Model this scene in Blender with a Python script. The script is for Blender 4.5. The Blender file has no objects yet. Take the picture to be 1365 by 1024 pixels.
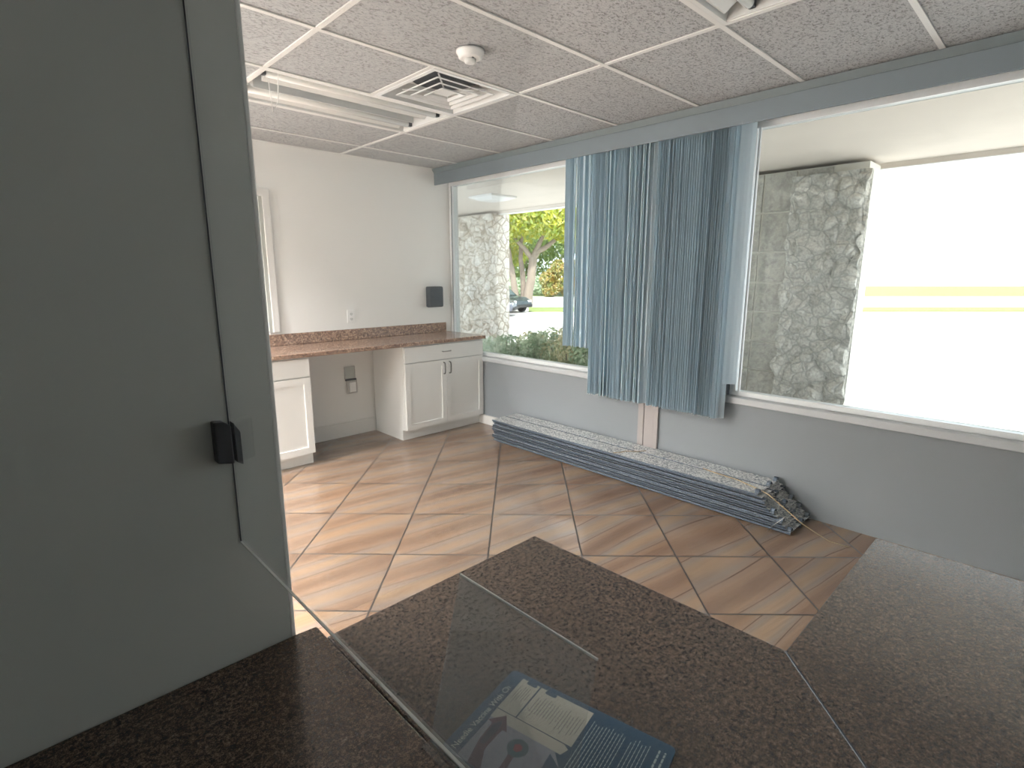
import bpy, bmesh, math, random
from math import sin, cos, pi, radians, sqrt, atan2
from mathutils import Vector, Matrix
random.seed(7)
scn = bpy.context.scene
col = scn.collection

# ------------------------------------------------------------------ camera
cam_d = bpy.data.cameras.new('camera'); cam = bpy.data.objects.new('camera', cam_d); col.objects.link(cam)
cam_d.sensor_fit = 'HORIZONTAL'; cam_d.sensor_width = 36.0
cam_d.lens = 720.8 / 1365 * 36.0
cam_d.clip_start = 0.02; cam_d.clip_end = 400
YAW, PITCH = radians(43.918), radians(11.358)
fwd = Vector((sin(YAW)*cos(PITCH), cos(YAW)*cos(PITCH), -sin(PITCH)))
cam.rotation_euler = fwd.to_track_quat('-Z', 'Y').to_euler()
cam.location = (0, 0, 1.5)
scn.camera = cam

# ------------------------------------------------------------------ world, sun, exposure
w = bpy.data.worlds.new('sky'); scn.world = w; w.use_nodes = True
nt = w.node_tree; nt.nodes.clear()
sky = nt.nodes.new('ShaderNodeTexSky'); sky.sky_type = 'HOSEK_WILKIE'
sky.sun_direction = Vector((-0.45, -0.55, 0.75)).normalized(); sky.turbidity = 3.0; sky.ground_albedo = 0.5
bgn = nt.nodes.new('ShaderNodeBackground'); bgn.inputs[1].default_value = .72
out = nt.nodes.new('ShaderNodeOutputWorld')
skm = nt.nodes.new('ShaderNodeMix'); skm.data_type = 'RGBA'; skm.inputs[0].default_value = .80
nt.links.new(sky.outputs[0], skm.inputs[6]); skm.inputs[7].default_value = (4.2, 4.5, 4.8, 1)     # bright hazy sky
nt.links.new(skm.outputs[2], bgn.inputs[0]); nt.links.new(bgn.outputs[0], out.inputs[0])
sun_d = bpy.data.lights.new('sun', 'SUN'); sun = bpy.data.objects.new('sun', sun_d); col.objects.link(sun)
sun_d.energy = 5.3; sun_d.angle = radians(0.6); sun_d.color = (1, .95, .86)
sun.rotation_euler = Vector((0.45, 0.55, -0.75)).to_track_quat('-Z', 'Y').to_euler()
sun.location = (0, 0, 20)
scn.view_settings.view_transform = 'Standard'; scn.view_settings.look = 'None'
scn.view_settings.exposure = 0.52; scn.view_settings.gamma = 1.0; scn.view_settings.use_curve_mapping = False
FILL_W = 85.0      # base power of the added fill lamps, unseen behind the partition

# ------------------------------------------------------------------ helpers
def link(o, parent=None):
    col.objects.link(o)
    if parent is not None: o.parent = parent
    return o
def tag(o, label=None, cat=None, group=None, kind=None):
    if label: o['label'] = label
    if cat: o['category'] = cat
    if group: o['group'] = group
    if kind: o['kind'] = kind
    return o
def empty(name, loc, label, cat, group=None, rz=0):
    o = bpy.data.objects.new(name, None); o.location = loc; o.rotation_euler = (0, 0, rz)
    o.empty_display_size = .1
    link(o); return tag(o, label, cat, group)
def fin(name, bm, mat, parent=None, smooth=False, bevel=0, loc=None, seg=2):
    if bevel:
        bmesh.ops.remove_doubles(bm, verts=bm.verts, dist=1e-6)
    bmesh.ops.recalc_face_normals(bm, faces=bm.faces)
    me = bpy.data.meshes.new(name); bm.to_mesh(me); bm.free()
    mats = mat if isinstance(mat, (list, tuple)) else [mat]
    for m in mats: me.materials.append(m)
    if smooth:
        for p in me.polygons: p.use_smooth = True
    o = bpy.data.objects.new(name, me); link(o, parent)
    if parent is not None and loc is None:       # geometry was written in world coordinates
        o.location = -parent_world(parent)
    elif loc is not None: o.location = loc
    if bevel:
        md = o.modifiers.new('bevel', 'BEVEL'); md.width = bevel; md.segments = seg; md.limit_method = 'ANGLE'; md.angle_limit = radians(40)
    return o
def parent_world(p):
    v = Vector((0, 0, 0))
    while p is not None:
        v = v + p.location; p = p.parent
    return v
def B(): return bmesh.new()
def box(bm, x0, x1, y0, y1, z0, z1, mi=0, M=None):
    vs = [bm.verts.new(Vector(c) if M is None else M @ Vector(c)) for c in
          [(x0,y0,z0),(x1,y0,z0),(x1,y1,z0),(x0,y1,z0),(x0,y0,z1),(x1,y0,z1),(x1,y1,z1),(x0,y1,z1)]]
    for f in [(0,3,2,1),(4,5,6,7),(0,1,5,4),(1,2,6,5),(2,3,7,6),(3,0,4,7)]:
        fc = bm.faces.new([vs[i] for i in f]); fc.material_index = mi
    return bm
def prism(bm, pts, d0, d1, axis='z', mi=0, M=None):
    """closed outline pts (2-D) extruded along an axis"""
    def P(a, b, d):
        v = {'z': (a, b, d), 'x': (d, a, b), 'y': (a, d, b)}[axis]
        return Vector(v) if M is None else M @ Vector(v)
    n = len(pts)
    lo = [bm.verts.new(P(a, b, d0)) for a, b in pts]; hi = [bm.verts.new(P(a, b, d1)) for a, b in pts]
    bm.faces.new(lo[::-1]).material_index = mi; bm.faces.new(hi).material_index = mi
    for i in range(n):
        bm.faces.new([lo[i], lo[(i+1) % n], hi[(i+1) % n], hi[i]]).material_index = mi
    return bm
def tube(bm, pts, r, seg=10, mi=0, cap=True):
    pts = [Vector(p) for p in pts]; rs = r if isinstance(r, (list, tuple)) else [r]*len(pts)
    rings = []; up = Vector((0, 0, 1)); prev = None
    for i, p in enumerate(pts):
        t = (pts[min(i+1, len(pts)-1)] - pts[max(i-1, 0)]).normalized()
        if prev is None:
            a = t.cross(up if abs(t.z) < .95 else Vector((1, 0, 0))).normalized()
        else:
            a = (prev - t*prev.dot(t)).normalized()
        prev = a; b = t.cross(a)
        rings.append([bm.verts.new(p + (a*cos(2*pi*k/seg) + b*sin(2*pi*k/seg))*rs[i]) for k in range(seg)])
    for i in range(len(rings)-1):
        for k in range(seg):
            f = bm.faces.new([rings[i][k], rings[i][(k+1) % seg], rings[i+1][(k+1) % seg], rings[i+1][k]]); f.smooth = True; f.material_index = mi
    if cap:
        bm.faces.new(rings[0][::-1]).material_index = mi; bm.faces.new(rings[-1]).material_index = mi
    return bm
def lathe(bm, prof, cx, cy, cz, seg=32, mi=0):
    rings = [[bm.verts.new((cx + r*cos(2*pi*k/seg), cy + r*sin(2*pi*k/seg), cz + z)) for k in range(seg)] for r, z in prof]
    for i in range(len(rings)-1):
        for k in range(seg):
            f = bm.faces.new([rings[i][k], rings[i][(k+1) % seg], rings[i+1][(k+1) % seg], rings[i+1][k]]); f.smooth = True; f.material_index = mi
    bm.faces.new(rings[0][::-1]).material_index = mi; bm.faces.new(rings[-1]).material_index = mi
    return bm

# ------------------------------------------------------------------ materials
def new_mat(name):
    m = bpy.data.materials.new(name); m.use_nodes = True
    t = m.node_tree; b = t.nodes['Principled BSDF']; return m, t, b
def N(t, typ, **kw):
    n = t.nodes.new(typ)
    for k, v in kw.items(): setattr(n, k, v)
    return n
def flat(name, c, rough=.5, metal=0, spec=.5, bump=0, bscale=200, coat=0, var=0):
    m, t, b = new_mat(name)
    b.inputs['Base Color'].default_value = (*c, 1); b.inputs['Roughness'].default_value = rough
    b.inputs['Metallic'].default_value = metal; b.inputs['Specular IOR Level'].default_value = spec
    b.inputs['Coat Weight'].default_value = coat
    tc = N(t, 'ShaderNodeTexCoord')
    nz = N(t, 'ShaderNodeTexNoise'); nz.inputs['Scale'].default_value = bscale; nz.inputs['Detail'].default_value = 3
    t.links.new(tc.outputs['Object'], nz.inputs['Vector'])
    if bump:
        bp = N(t, 'ShaderNodeBump'); bp.inputs['Strength'].default_value = bump; bp.inputs['Distance'].default_value = .002
        t.links.new(nz.outputs['Fac'], bp.inputs['Height']); t.links.new(bp.outputs[0], b.inputs['Normal'])
    v = var if var else .03
    n2 = N(t, 'ShaderNodeTexNoise'); n2.inputs['Scale'].default_value = 3.0; t.links.new(tc.outputs['Object'], n2.inputs['Vector'])
    mx = N(t, 'ShaderNodeMix', data_type='RGBA'); t.links.new(n2.outputs['Fac'], mx.inputs[0])
    mx.inputs[6].default_value = (*[max(0, x*(1-v)) for x in c], 1); mx.inputs[7].default_value = (*[min(1, x*(1+v)) for x in c], 1)
    t.links.new(mx.outputs[2], b.inputs['Base Color'])
    return m
def ramp(t, fac, stops, interp='LINEAR'):
    r = N(t, 'ShaderNodeValToRGB'); r.color_ramp.interpolation = interp
    e = r.color_ramp.elements
    while len(e) < len(stops): e.new(.5)
    for i, (p, c) in enumerate(stops):
        e[i].position = p; e[i].color = (*c, 1) if len(c) == 3 else c
    t.links.new(fac, r.inputs[0]); return r
def mixc(t, fac, a, b_, mode='MIX'):
    m = N(t, 'ShaderNodeMix', data_type='RGBA', blend_type=mode)
    for i, x in ((0, fac), (6, a), (7, b_)):
        if hasattr(x, 'links') or hasattr(x, 'is_linked'): t.links.new(x, m.inputs[i])
        elif i == 0: m.inputs[0].default_value = x
        else: m.inputs[i].default_value = (*x, 1)
    return m.outputs[2]
def mathn(t, op, a, b_=None, c=None):
    m = N(t, 'ShaderNodeMath', operation=op)
    for i, x in enumerate((a, b_, c)):
        if x is None: continue
        if isinstance(x, (int, float)): m.inputs[i].default_value = x
        else: t.links.new(x, m.inputs[i])
    return m.outputs[0]
def noise(t, vec, scale, detail=3, rough=.5, dist=0):
    n = N(t, 'ShaderNodeTexNoise'); n.inputs['Scale'].default_value = scale; n.inputs['Detail'].default_value = detail
    n.inputs['Roughness'].default_value = rough; n.inputs['Distortion'].default_value = dist
    if vec is not None: t.links.new(vec, n.inputs['Vector'])
    return n
def geo(t):
    return N(t, 'ShaderNodeNewGeometry').outputs['Position']

def granite(name, stops, fine, coarse, speck, rough=.22):
    m, t, b = new_mat(name); p = geo(t)
    n1 = noise(t, p, coarse, 5, .7, .3); n2 = noise(t, p, fine, 3, .8)
    s = mathn(t, 'ADD', mathn(t, 'MULTIPLY', n1.outputs['Fac'], .55), mathn(t, 'MULTIPLY', n2.outputs['Fac'], .45))
    r = ramp(t, s, stops)
    v = N(t, 'ShaderNodeTexVoronoi'); v.inputs['Scale'].default_value = fine*.9; t.links.new(p, v.inputs['Vector'])
    r2 = ramp(t, v.outputs['Color'], [(0, (0, 0, 0)), (.80, (0, 0, 0)), (.86, (1, 1, 1))])
    c = mixc(t, mathn(t, 'MULTIPLY', r2.outputs[0], .5), r.outputs[0], speck)
    t.links.new(c, b.inputs['Base Color']); b.inputs['Roughness'].default_value = rough
    return m
M = {}
M['wall'] = flat('painted_wall', (.90, .895, .875), .75, bump=.15, bscale=60, var=.02)
M['wall_shaded'] = flat('window_wall_shade_tone', (.235, .255, .275), .7, bump=.1, bscale=60, var=.02)  # white wall paint darkened to hold the shade on the window side
M['jamb'] = flat('painted_partition', (.52, .54, .51), .6, bump=.05, bscale=80, var=.02)
M['trim'] = flat('white_trim', (.80, .79, .77), .4)
M['valance'] = flat('grey_blue_valance', (.17, .205, .235), .5)
M['valance2'] = flat('grey_green_cove', (.15, .185, .20), .5)
M['cab'] = flat('white_cabinet_paint', (.88, .88, .86), .4, var=.01)
M['tbar'] = flat('ceiling_grid_white', (.78, .78, .76), .45)
M['fixwhite'] = flat('fixture_enamel', (.78, .79, .78), .3)
M['tubew'] = flat('lamp_tube_glass', (.82, .82, .80), .15)
M['dark'] = flat('dark_metal', (.03, .035, .05), .45)
M['chrome'] = flat('brushed_nickel', (.45, .44, .42), .28, metal=1)
M['bronze'] = flat('dark_bronze', (.10, .09, .08), .35, metal=.8)
M['blackp'] = flat('black_plastic', (.035, .038, .045), .38)
M['lockbox'] = flat('charcoal_powder_coat', (.045, .055, .07), .45, bump=.1, bscale=600)
M['plate'] = flat('white_plastic', (.94, .94, .93), .3)
M['cavity_shade'] = flat('cavity_shade_black', (.015, .018, .03), .6)  # near-black colour stands in for shade inside openings
M['sill'] = flat('grey_white_sill', (.50, .52, .54), .35)
M['alu'] = flat('white_aluminium', (.80, .82, .83), .35)
M['granite'] = granite('brown_granite', [(.30, (.008, .008, .012)), (.44, (.025, .02, .018)), (.50, (.085, .06, .045)), (.57, (.17, .115, .085)), (.66, (.27, .22, .18))], 420, 130, (.01, .012, .02), .2)
M['granite2'] = granite('pink_granite', [(.40, (.07, .045, .035)), (.47, (.24, .14, .10)), (.53, (.42, .27, .20)), (.59, (.72, .54, .38))], 110, 60, (.12, .08, .06), .16)

M['corner'] = flat('white_corner_bead', (.88, .88, .86), .35)
def floor_mat():
    m, t, b = new_mat('diagonal_stone_tile'); p = geo(t)
    th = radians(-44.7045); ax, ay = cos(th), sin(th); bx, by = -sin(th), cos(th); s = .5122; O = (1.4259, 2.4072)
    sp = N(t, 'ShaderNodeSeparateXYZ'); t.links.new(p, sp.inputs[0])
    X = mathn(t, 'SUBTRACT', sp.outputs[0], O[0]); Y = mathn(t, 'SUBTRACT', sp.outputs[1], O[1])
    U = mathn(t, 'DIVIDE', mathn(t, 'ADD', mathn(t, 'MULTIPLY', X, ax), mathn(t, 'MULTIPLY', Y, ay)), s)
    V = mathn(t, 'DIVIDE', mathn(t, 'ADD', mathn(t, 'MULTIPLY', X, bx), mathn(t, 'MULTIPLY', Y, by)), s)
    fu = mathn(t, 'FLOOR', U); fv = mathn(t, 'FLOOR', V)
    du = mathn(t, 'ABSOLUTE', mathn(t, 'SUBTRACT', mathn(t, 'FRACT', U), .5)); dv = mathn(t, 'ABSOLUTE', mathn(t, 'SUBTRACT', mathn(t, 'FRACT', V), .5))
    gr = mathn(t, 'GREATER_THAN', mathn(t, 'MAXIMUM', du, dv), .4908)
    cb = N(t, 'ShaderNodeCombineXYZ'); t.links.new(fu, cb.inputs[0]); t.links.new(fv, cb.inputs[1])
    wn = N(t, 'ShaderNodeTexWhiteNoise', noise_dimensions='2D'); t.links.new(cb.outputs[0], wn.inputs['Vector'])
    # vein coordinates: long along U, per-tile shift
    tv = N(t, 'ShaderNodeCombineXYZ')
    t.links.new(mathn(t, 'ADD', mathn(t, 'MULTIPLY', U, .55), mathn(t, 'MULTIPLY', wn.outputs['Value'], 37.0)), tv.inputs[0])
    t.links.new(mathn(t, 'ADD', mathn(t, 'ADD', V, mathn(t, 'MULTIPLY', U, -.75)), mathn(t, 'MULTIPLY', wn.outputs['Value'], 11.0)), tv.inputs[1])
    n1 = noise(t, tv.outputs[0], 1.1, 3, .5, .6)
    wv = N(t, 'ShaderNodeTexWave', wave_type='BANDS', bands_direction='Y'); wv.inputs['Scale'].default_value = .42
    wv.inputs['Distortion'].default_value = 6.5; wv.inputs['Detail'].default_value = 2.0; wv.inputs['Detail Scale'].default_value = .8
    t.links.new(tv.outputs[0], wv.inputs['Vector'])
    base = ramp(t, wv.outputs['Fac'], [(0, (.215, .135, .09)), (.25, (.28, .178, .115)), (.5, (.265, .185, .135)), (.75, (.25, .195, .16)), (1, (.31, .21, .135))])
    tint = ramp(t, n1.outputs['Fac'], [(.35, (.82, .80, .80)), (.55, (1, 1, 1)), (.7, (1.0, .93, .86))])
    c = mixc(t, 1.0, base.outputs[0], tint.outputs[0], 'MULTIPLY')
    # thin dark veins
    ab = mathn(t, 'ABSOLUTE', mathn(t, 'SUBTRACT', wv.outputs['Fac'], .52))
    vr = ramp(t, ab, [(0, (1, 1, 1)), (.022, (.7, .7, .7)), (.04, (0, 0, 0))])
    n3 = noise(t, tv.outputs[0], 2.2, 2)
    vm = mathn(t, 'MULTIPLY', vr.outputs[0], ramp(t, n3.outputs['Fac'], [(.30, (0, 0, 0)), (.48, (.9, .9, .9))]).outputs[0])
    c = mixc(t, vm, c, (.11, .065, .04))
    # fine streaks along the vein
    ts = N(t, 'ShaderNodeMapping'); ts.inputs['Scale'].default_value = (2.0, 22, 1); t.links.new(tv.outputs[0], ts.inputs[0])
    n4 = noise(t, ts.outputs[0], 1.5, 4, .6, .2)
    st = ramp(t, n4.outputs['Fac'], [(.3, (.88, .88, .88)), (.7, (1.08, 1.08, 1.08))])
    c = mixc(t, 1.0, c, st.outputs[0], 'MULTIPLY')
    c = mixc(t, gr, c, (.035, .026, .02))
    t.links.new(c, b.inputs['Base Color'])
    rr = mathn(t, 'ADD', mathn(t, 'MULTIPLY', gr, .4), mathn(t, 'ADD', mathn(t, 'MULTIPLY', n4.outputs['Fac'], .12), .09))
    t.links.new(rr, b.inputs['Roughness']); b.inputs['Specular IOR Level'].default_value = .8
    bp = N(t, 'ShaderNodeBump'); bp.inputs['Strength'].default_value = .35; bp.inputs['Distance'].default_value = .002
    t.links.new(mathn(t, 'SUBTRACT', mathn(t, 'MULTIPLY', n4.outputs['Fac'], .35), gr), bp.inputs['Height']); t.links.new(bp.outputs[0], b.inputs['Normal'])
    return m
M['floor'] = floor_mat()

def ceil_mat():
    m, t, b = new_mat('fissured_ceiling_tile'); p = geo(t)
    mp = N(t, 'ShaderNodeMapping'); mp.inputs['Scale'].default_value = (1, 1.5, 1); t.links.new(p, mp.inputs[0])
    n1 = noise(t, mp.outputs[0], 62, 3, .65, .8)
    r = ramp(t, n1.outputs['Fac'], [(.39, (.24, .24, .24)), (.455, (.45, .46, .47)), (.6, (.525, .535, .545))])
    n2 = noise(t, p, 260, 2)
    c = mixc(t, 1.0, r.outputs[0], ramp(t, n2.outputs['Fac'], [(.35, (.86, .86, .86)), (.6, (1, 1, 1))]).outputs[0], 'MULTIPLY')
    t.links.new(c, b.inputs['Base Color']); b.inputs['Roughness'].default_value = .95; b.inputs['Specular IOR Level'].default_value = .1
    bp = N(t, 'ShaderNodeBump'); bp.inputs['Strength'].default_value = .6; bp.inputs['Distance'].default_value = .004
    t.links.new(n1.outputs['Fac'], bp.inputs['Height']); t.links.new(bp.outputs[0], b.inputs['Normal'])
    return m
M['ceil'] = ceil_mat()

def glass_mat(name, haze, tint=(1, 1, 1), gl=.08, hazec=(.8, .85, .85)):
    m, t, b = new_mat(name); t.nodes.remove(b)
    o = t.nodes['Material Output']
    tr = N(t, 'ShaderNodeBsdfTransparent'); tr.inputs[0].default_value = (*tint, 1)
    g = N(t, 'ShaderNodeBsdfGlossy'); g.inputs['Roughness'].default_value = .02
    fr = N(t, 'ShaderNodeFresnel'); fr.inputs[0].default_value = 1.35
    mg = N(t, 'ShaderNodeMixShader'); t.links.new(mathn(t, 'MULTIPLY', fr.outputs[0], gl*8), mg.inputs[0])
    t.links.new(tr.outputs[0], mg.inputs[1]); t.links.new(g.outputs[0], mg.inputs[2])
    d = N(t, 'ShaderNodeBsdfDiffuse'); d.inputs[0].default_value = (*hazec, 1)
    tl = N(t, 'ShaderNodeBsdfTranslucent'); tl.inputs[0].default_value = (*hazec, 1)
    ad = N(t, 'ShaderNodeMixShader'); ad.inputs[0].default_value = .6; t.links.new(d.outputs[0], ad.inputs[1]); t.links.new(tl.outputs[0], ad.inputs[2])
    m2 = N(t, 'ShaderNodeMixShader'); m2.inputs[0].default_value = haze
    t.links.new(mg.outputs[0], m2.inputs[1]); t.links.new(ad.outputs[0], m2.inputs[2]); t.links.new(m2.outputs[0], o.inputs[0])
    return m
M['winglass'] = glass_mat('window_glass', .0, (.90, .93, .93), .05)
M['screenglass'] = glass_mat('counter_screen_glass', .03, (.985, .99, .99), .03)
M['acrylic'] = glass_mat('scuffed_acrylic', .075, (.95, .96, .96), .05, (.8, .82, .82))
M['edge_glint'] = flat('glass_edge_glint', (.93, .95, .92), .12)  # near-white colour stands in for the glint along cut edges

def slat_mat():
    m, t, b = new_mat('blue_grey_vinyl_slat'); t.nodes.remove(b); o = t.nodes['Material Output']
    d = N(t, 'ShaderNodeBsdfDiffuse'); d.inputs[0].default_value = (.69, .78, .84, 1)
    tl = N(t, 'ShaderNodeBsdfTranslucent'); tl.inputs[0].default_value = (.76, .86, .91, 1)
    g = N(t, 'ShaderNodeBsdfGlossy'); g.inputs['Roughness'].default_value = .35; g.inputs[0].default_value = (.8, .85, .9, 1)
    a = N(t, 'ShaderNodeMixShader'); a.inputs[0].default_value = .5; t.links.new(d.outputs[0], a.inputs[1]); t.links.new(tl.outputs[0], a.inputs[2])
    c = N(t, 'ShaderNodeMixShader'); c.inputs[0].default_value = .06; t.links.new(a.outputs[0], c.inputs[1]); t.links.new(g.outputs[0], c.inputs[2])
    t.links.new(c.outputs[0], o.inputs[0]); return m
M['slat'] = slat_mat()

def galv():
    m, t, b = new_mat('galvanised_spangle'); p = geo(t)
    v = N(t, 'ShaderNodeTexVoronoi'); v.inputs['Scale'].default_value = 110; t.links.new(p, v.inputs['Vector'])
    bw = N(t, 'ShaderNodeRGBToBW'); t.links.new(v.outputs['Color'], bw.inputs[0])
    r = ramp(t, bw.outputs[0], [(.2, (.24, .28, .31)), (.42, (.56, .58, .59)), (.75, (.92, .92, .90))])
    t.links.new(r.outputs[0], b.inputs['Base Color']); b.inputs['Roughness'].default_value = .5; b.inputs['Metallic'].default_value = .3
    return m
M['galv'] = galv()

def stone(name, scale, c0, c1, grout, bump=1.0, dark=(.33, .29, .24)):
    m, t, b = new_mat(name); p = geo(t)
    n0 = noise(t, p, scale*.6, 3); off = N(t, 'ShaderNodeVectorMath', operation='ADD')
    sc = N(t, 'ShaderNodeVectorMath', operation='SCALE'); sc.inputs['Scale'].default_value = .12; t.links.new(n0.outputs['Color'], sc.inputs[0])
    t.links.new(p, off.inputs[0]); t.links.new(sc.outputs[0], off.inputs[1])
    v = N(t, 'ShaderNodeTexVoronoi', feature='DISTANCE_TO_EDGE'); v.inputs['Scale'].default_value = scale; t.links.new(off.outputs[0], v.inputs['Vector'])
    v2 = N(t, 'ShaderNodeTexVoronoi'); v2.inputs['Scale'].default_value = scale; t.links.new(off.outputs[0], v2.inputs['Vector'])
    bw = N(t, 'ShaderNodeRGBToBW'); t.links.new(v2.outputs['Color'], bw.inputs[0])
    n1 = noise(t, p, scale*5, 4, .7)
    c = mixc(t, bw.outputs[0], c0, c1)
    c = mixc(t, 1.0, c, ramp(t, n1.outputs['Fac'], [(.3, (.6, .6, .6)), (.65, (1.1, 1.1, 1.1))]).outputs[0], 'MULTIPLY')
    e = ramp(t, v.outputs['Distance'], [(0, (0, 0, 0)), (.09, (1, 1, 1))])
    c = mixc(t, e.outputs[0], dark, c)
    t.links.new(c, b.inputs['Base Color']); b.inputs['Roughness'].default_value = .9
    h = mathn(t, 'ADD', mathn(t, 'MINIMUM', v.outputs['Distance'], .3), mathn(t, 'MULTIPLY', n1.outputs['Fac'], .12))
    bp = N(t, 'ShaderNodeBump'); bp.inputs['Strength'].default_value = bump; bp.inputs['Distance'].default_value = .06
    t.links.new(h, bp.inputs['Height']); t.links.new(bp.outputs[0], b.inputs['Normal'])
    return m
M['stone'] = stone('cream_field_stone', 7.5, (.80, .73, .62), (.97, .93, .85), None, 1.0, (.40, .33, .25))
M['stoner'] = stone('rough_coral_stone', 9, (.62, .60, .54), (.82, .80, .73), None, 1.0, (.46, .46, .42))
def block_mat():
    m, t, b = new_mat('scored_grey_stone_block'); p = geo(t)
    n1 = noise(t, p, 7, 5, .65, 1.2); n2 = noise(t, p, 28, 4, .7, .5)
    c = ramp(t, n1.outputs['Fac'], [(.3, (.40, .39, .35)), (.5, (.56, .545, .49)), (.7, (.66, .63, .55))]).outputs[0]
    c = mixc(t, 1.0, c, ramp(t, n2.outputs['Fac'], [(.32, (.72, .72, .72)), (.6, (1.05, 1.05, 1.05))]).outputs[0], 'MULTIPLY')
    t.links.new(c, b.inputs['Base Color']); b.inputs['Roughness'].default_value = .85
    bp = N(t, 'ShaderNodeBump'); bp.inputs['Strength'].default_value = .5; bp.inputs['Distance'].default_value = .02
    t.links.new(n2.outputs['Fac'], bp.inputs['Height']); t.links.new(bp.outputs[0], b.inputs['Normal']); return m
M['block'] = block_mat()
M['mortar'] = flat('pale_mortar', (.80, .78, .70), .9)
M['stucco'] = flat('rough_white_stucco', (.74, .665, .59), .9, bump=1.0, bscale=40, var=.08)
M['asphalt'] = flat('sunlit_paving', (.62, .58, .545), .9, bump=.3, bscale=30, var=.06)
M['road'] = flat('far_road', (.62, .58, .52), .9, var=.05)
M['grass'] = flat('lawn', (.22, .27, .08), .95, bump=.8, bscale=40, var=.3)
M['soil'] = flat('planting_soil', (.12, .09, .06), .95, var=.3)
M['bark'] = flat('pale_bark', (.30, .24, .20), .9, bump=.8, bscale=12, var=.25)
def leaf(name, c, c2, tr=.35):
    m, t, b = new_mat(name); t.nodes.remove(b); o = t.nodes['Material Output']
    p = geo(t); n = noise(t, p, 2.2 if 'tree' in name else 9, 3)
    cc = mixc(t, ramp(t, n.outputs['Fac'], [(.38, (0, 0, 0)), (.62, (1, 1, 1))]).outputs[0], c, c2)
    d = N(t, 'ShaderNodeBsdfDiffuse'); tl = N(t, 'ShaderNodeBsdfTranslucent'); g = N(t, 'ShaderNodeBsdfGlossy'); g.inputs['Roughness'].default_value = .3
    t.links.new(cc, d.inputs[0]); t.links.new(cc, tl.inputs[0])
    a = N(t, 'ShaderNodeMixShader'); a.inputs[0].default_value = tr; t.links.new(d.outputs[0], a.inputs[1]); t.links.new(tl.outputs[0], a.inputs[2])
    a2 = N(t, 'ShaderNodeMixShader'); a2.inputs[0].default_value = .11; t.links.new(a.outputs[0], a2.inputs[1]); t.links.new(g.outputs[0], a2.inputs[2])
    t.links.new(a2.outputs[0], o.inputs[0]); return m
M['leaf_tree'] = leaf('tree_leaf_bright', (.30, .42, .035), (.62, .58, .04), .5)
M['leaf_green'] = leaf('tree_leaf_green', (.15, .26, .07), (.36, .44, .12), .45)
M['leaf_gold'] = leaf('tree_leaf_gold', (.26, .30, .06), (.48, .33, .07), .4)
M['leaf_hedge'] = leaf('hedge_leaf', (.28, .42, .24), (.70, .76, .56), .3)
M['leaf_hedge2'] = leaf('hedge_leaf_bronze', (.38, .44, .24), (.80, .70, .46), .3)

# ------------------------------------------------------------------ the room
XW, YB, ZC = 3.55, 4.66, 2.537
XL, YS = -1.6, -1.6
def S(name, bm, mat, parent=None, **k):
    o = fin(name, bm, mat, parent, **k)
    if parent is None: o['kind'] = 'structure'
    return o
S('floor', box(B(), XL, XW, YS, YB, -.1, 0), M['floor'])
S('wall_back', box(B(), XL-.12, XW+.15, YB, YB+.15, -.1, 2.8), M['wall'])
b = B(); box(b, XW, XW+.15, YS, YB, -.75, .655); box(b, XW, XW+.15, YS, YB, 2.43, 2.85); box(b, XW, XW+.15, YS-.12, -1.0, .655, 2.43)
S('wall_right', b, M['wall_shaded'])
S('wall_left', box(B(), XL-.12, XL, YS-.12, YB, -.1, 2.8), M['wall'])
S('wall_near', box(B(), XL, XW, YS-.12, YS, -.1, 2.8), M['wall'])
PY = 1.046
S('wall_partition', box(B(), XL, .366, PY, PY+.115, 0, ZC), M['jamb'])
S('trim_1', box(B(), .3662, .3755, PY-.0005, PY+.115, 0, ZC), M['corner'], bevel=.003, seg=3)     # corner strip on the partition's end
# ceiling: tiles between the grid bars, openings left for the fixtures
gx = [-.035 - 1.22, -.035, 1.185, 2.405, 3.625]; gy = [1.22 + .61*j for j in range(-5, 6)]
fill_lamps = [(0, 9), (0, 7), (0, 5)]                     # cells (column, row) of added fill lamps, unseen behind the partition
def cell(i, j): return max(gx[i], XL), min(gx[i+1], XW), max(gy[j], YS), min(gy[j+1] if j+1 < len(gy) else YB, YB)
b = B(); fixtures_off = {(2, 8), (2, 4)}; vent_cell = (2, 7)
gx2 = [XL] + gx[0:] ; gy2 = gy + [YB]
for i in range(-1, len(gx)-1):
    x0 = XL if i < 0 else gx[i]; x1 = min(gx[i+1], XW)
    for j in range(-1, len(gy2)-1):
        y0 = YS if j < 0 else gy2[j]; y1 = gy2[j+1]
        if y1 - y0 < .02: continue
        if (i, j) in fixtures_off or (i, j) in set(fill_lamps): continue
        if (i, j) == vent_cell: x1c = 1.795
        else: x1c = x1
        box(b, x0, x1c, y0, y1, ZC+.006, ZC+.02)
ceil = S('ceiling', b, M['ceil'])
b = B()
for x in gx[:-1]: box(b, x-.012, x+.012, YS, YB, ZC, ZC+.0055)
for y in gy: box(b, XL, XW, y-.012, y+.012, ZC-.0004, ZC+.005)
box(b, 1.783, 1.807, 2.44, 3.05, ZC-.0002, ZC+.005)
box(b, XL, XW, YB-.02, YB, ZC-.0006, ZC+.005)
fin('ceiling_grid', b, M['tbar'], ceil)
S('roof', box(B(), XL-.12, XW+.0, YS-.12, YB+.15, 2.80, 2.9), M['stucco'])

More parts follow.
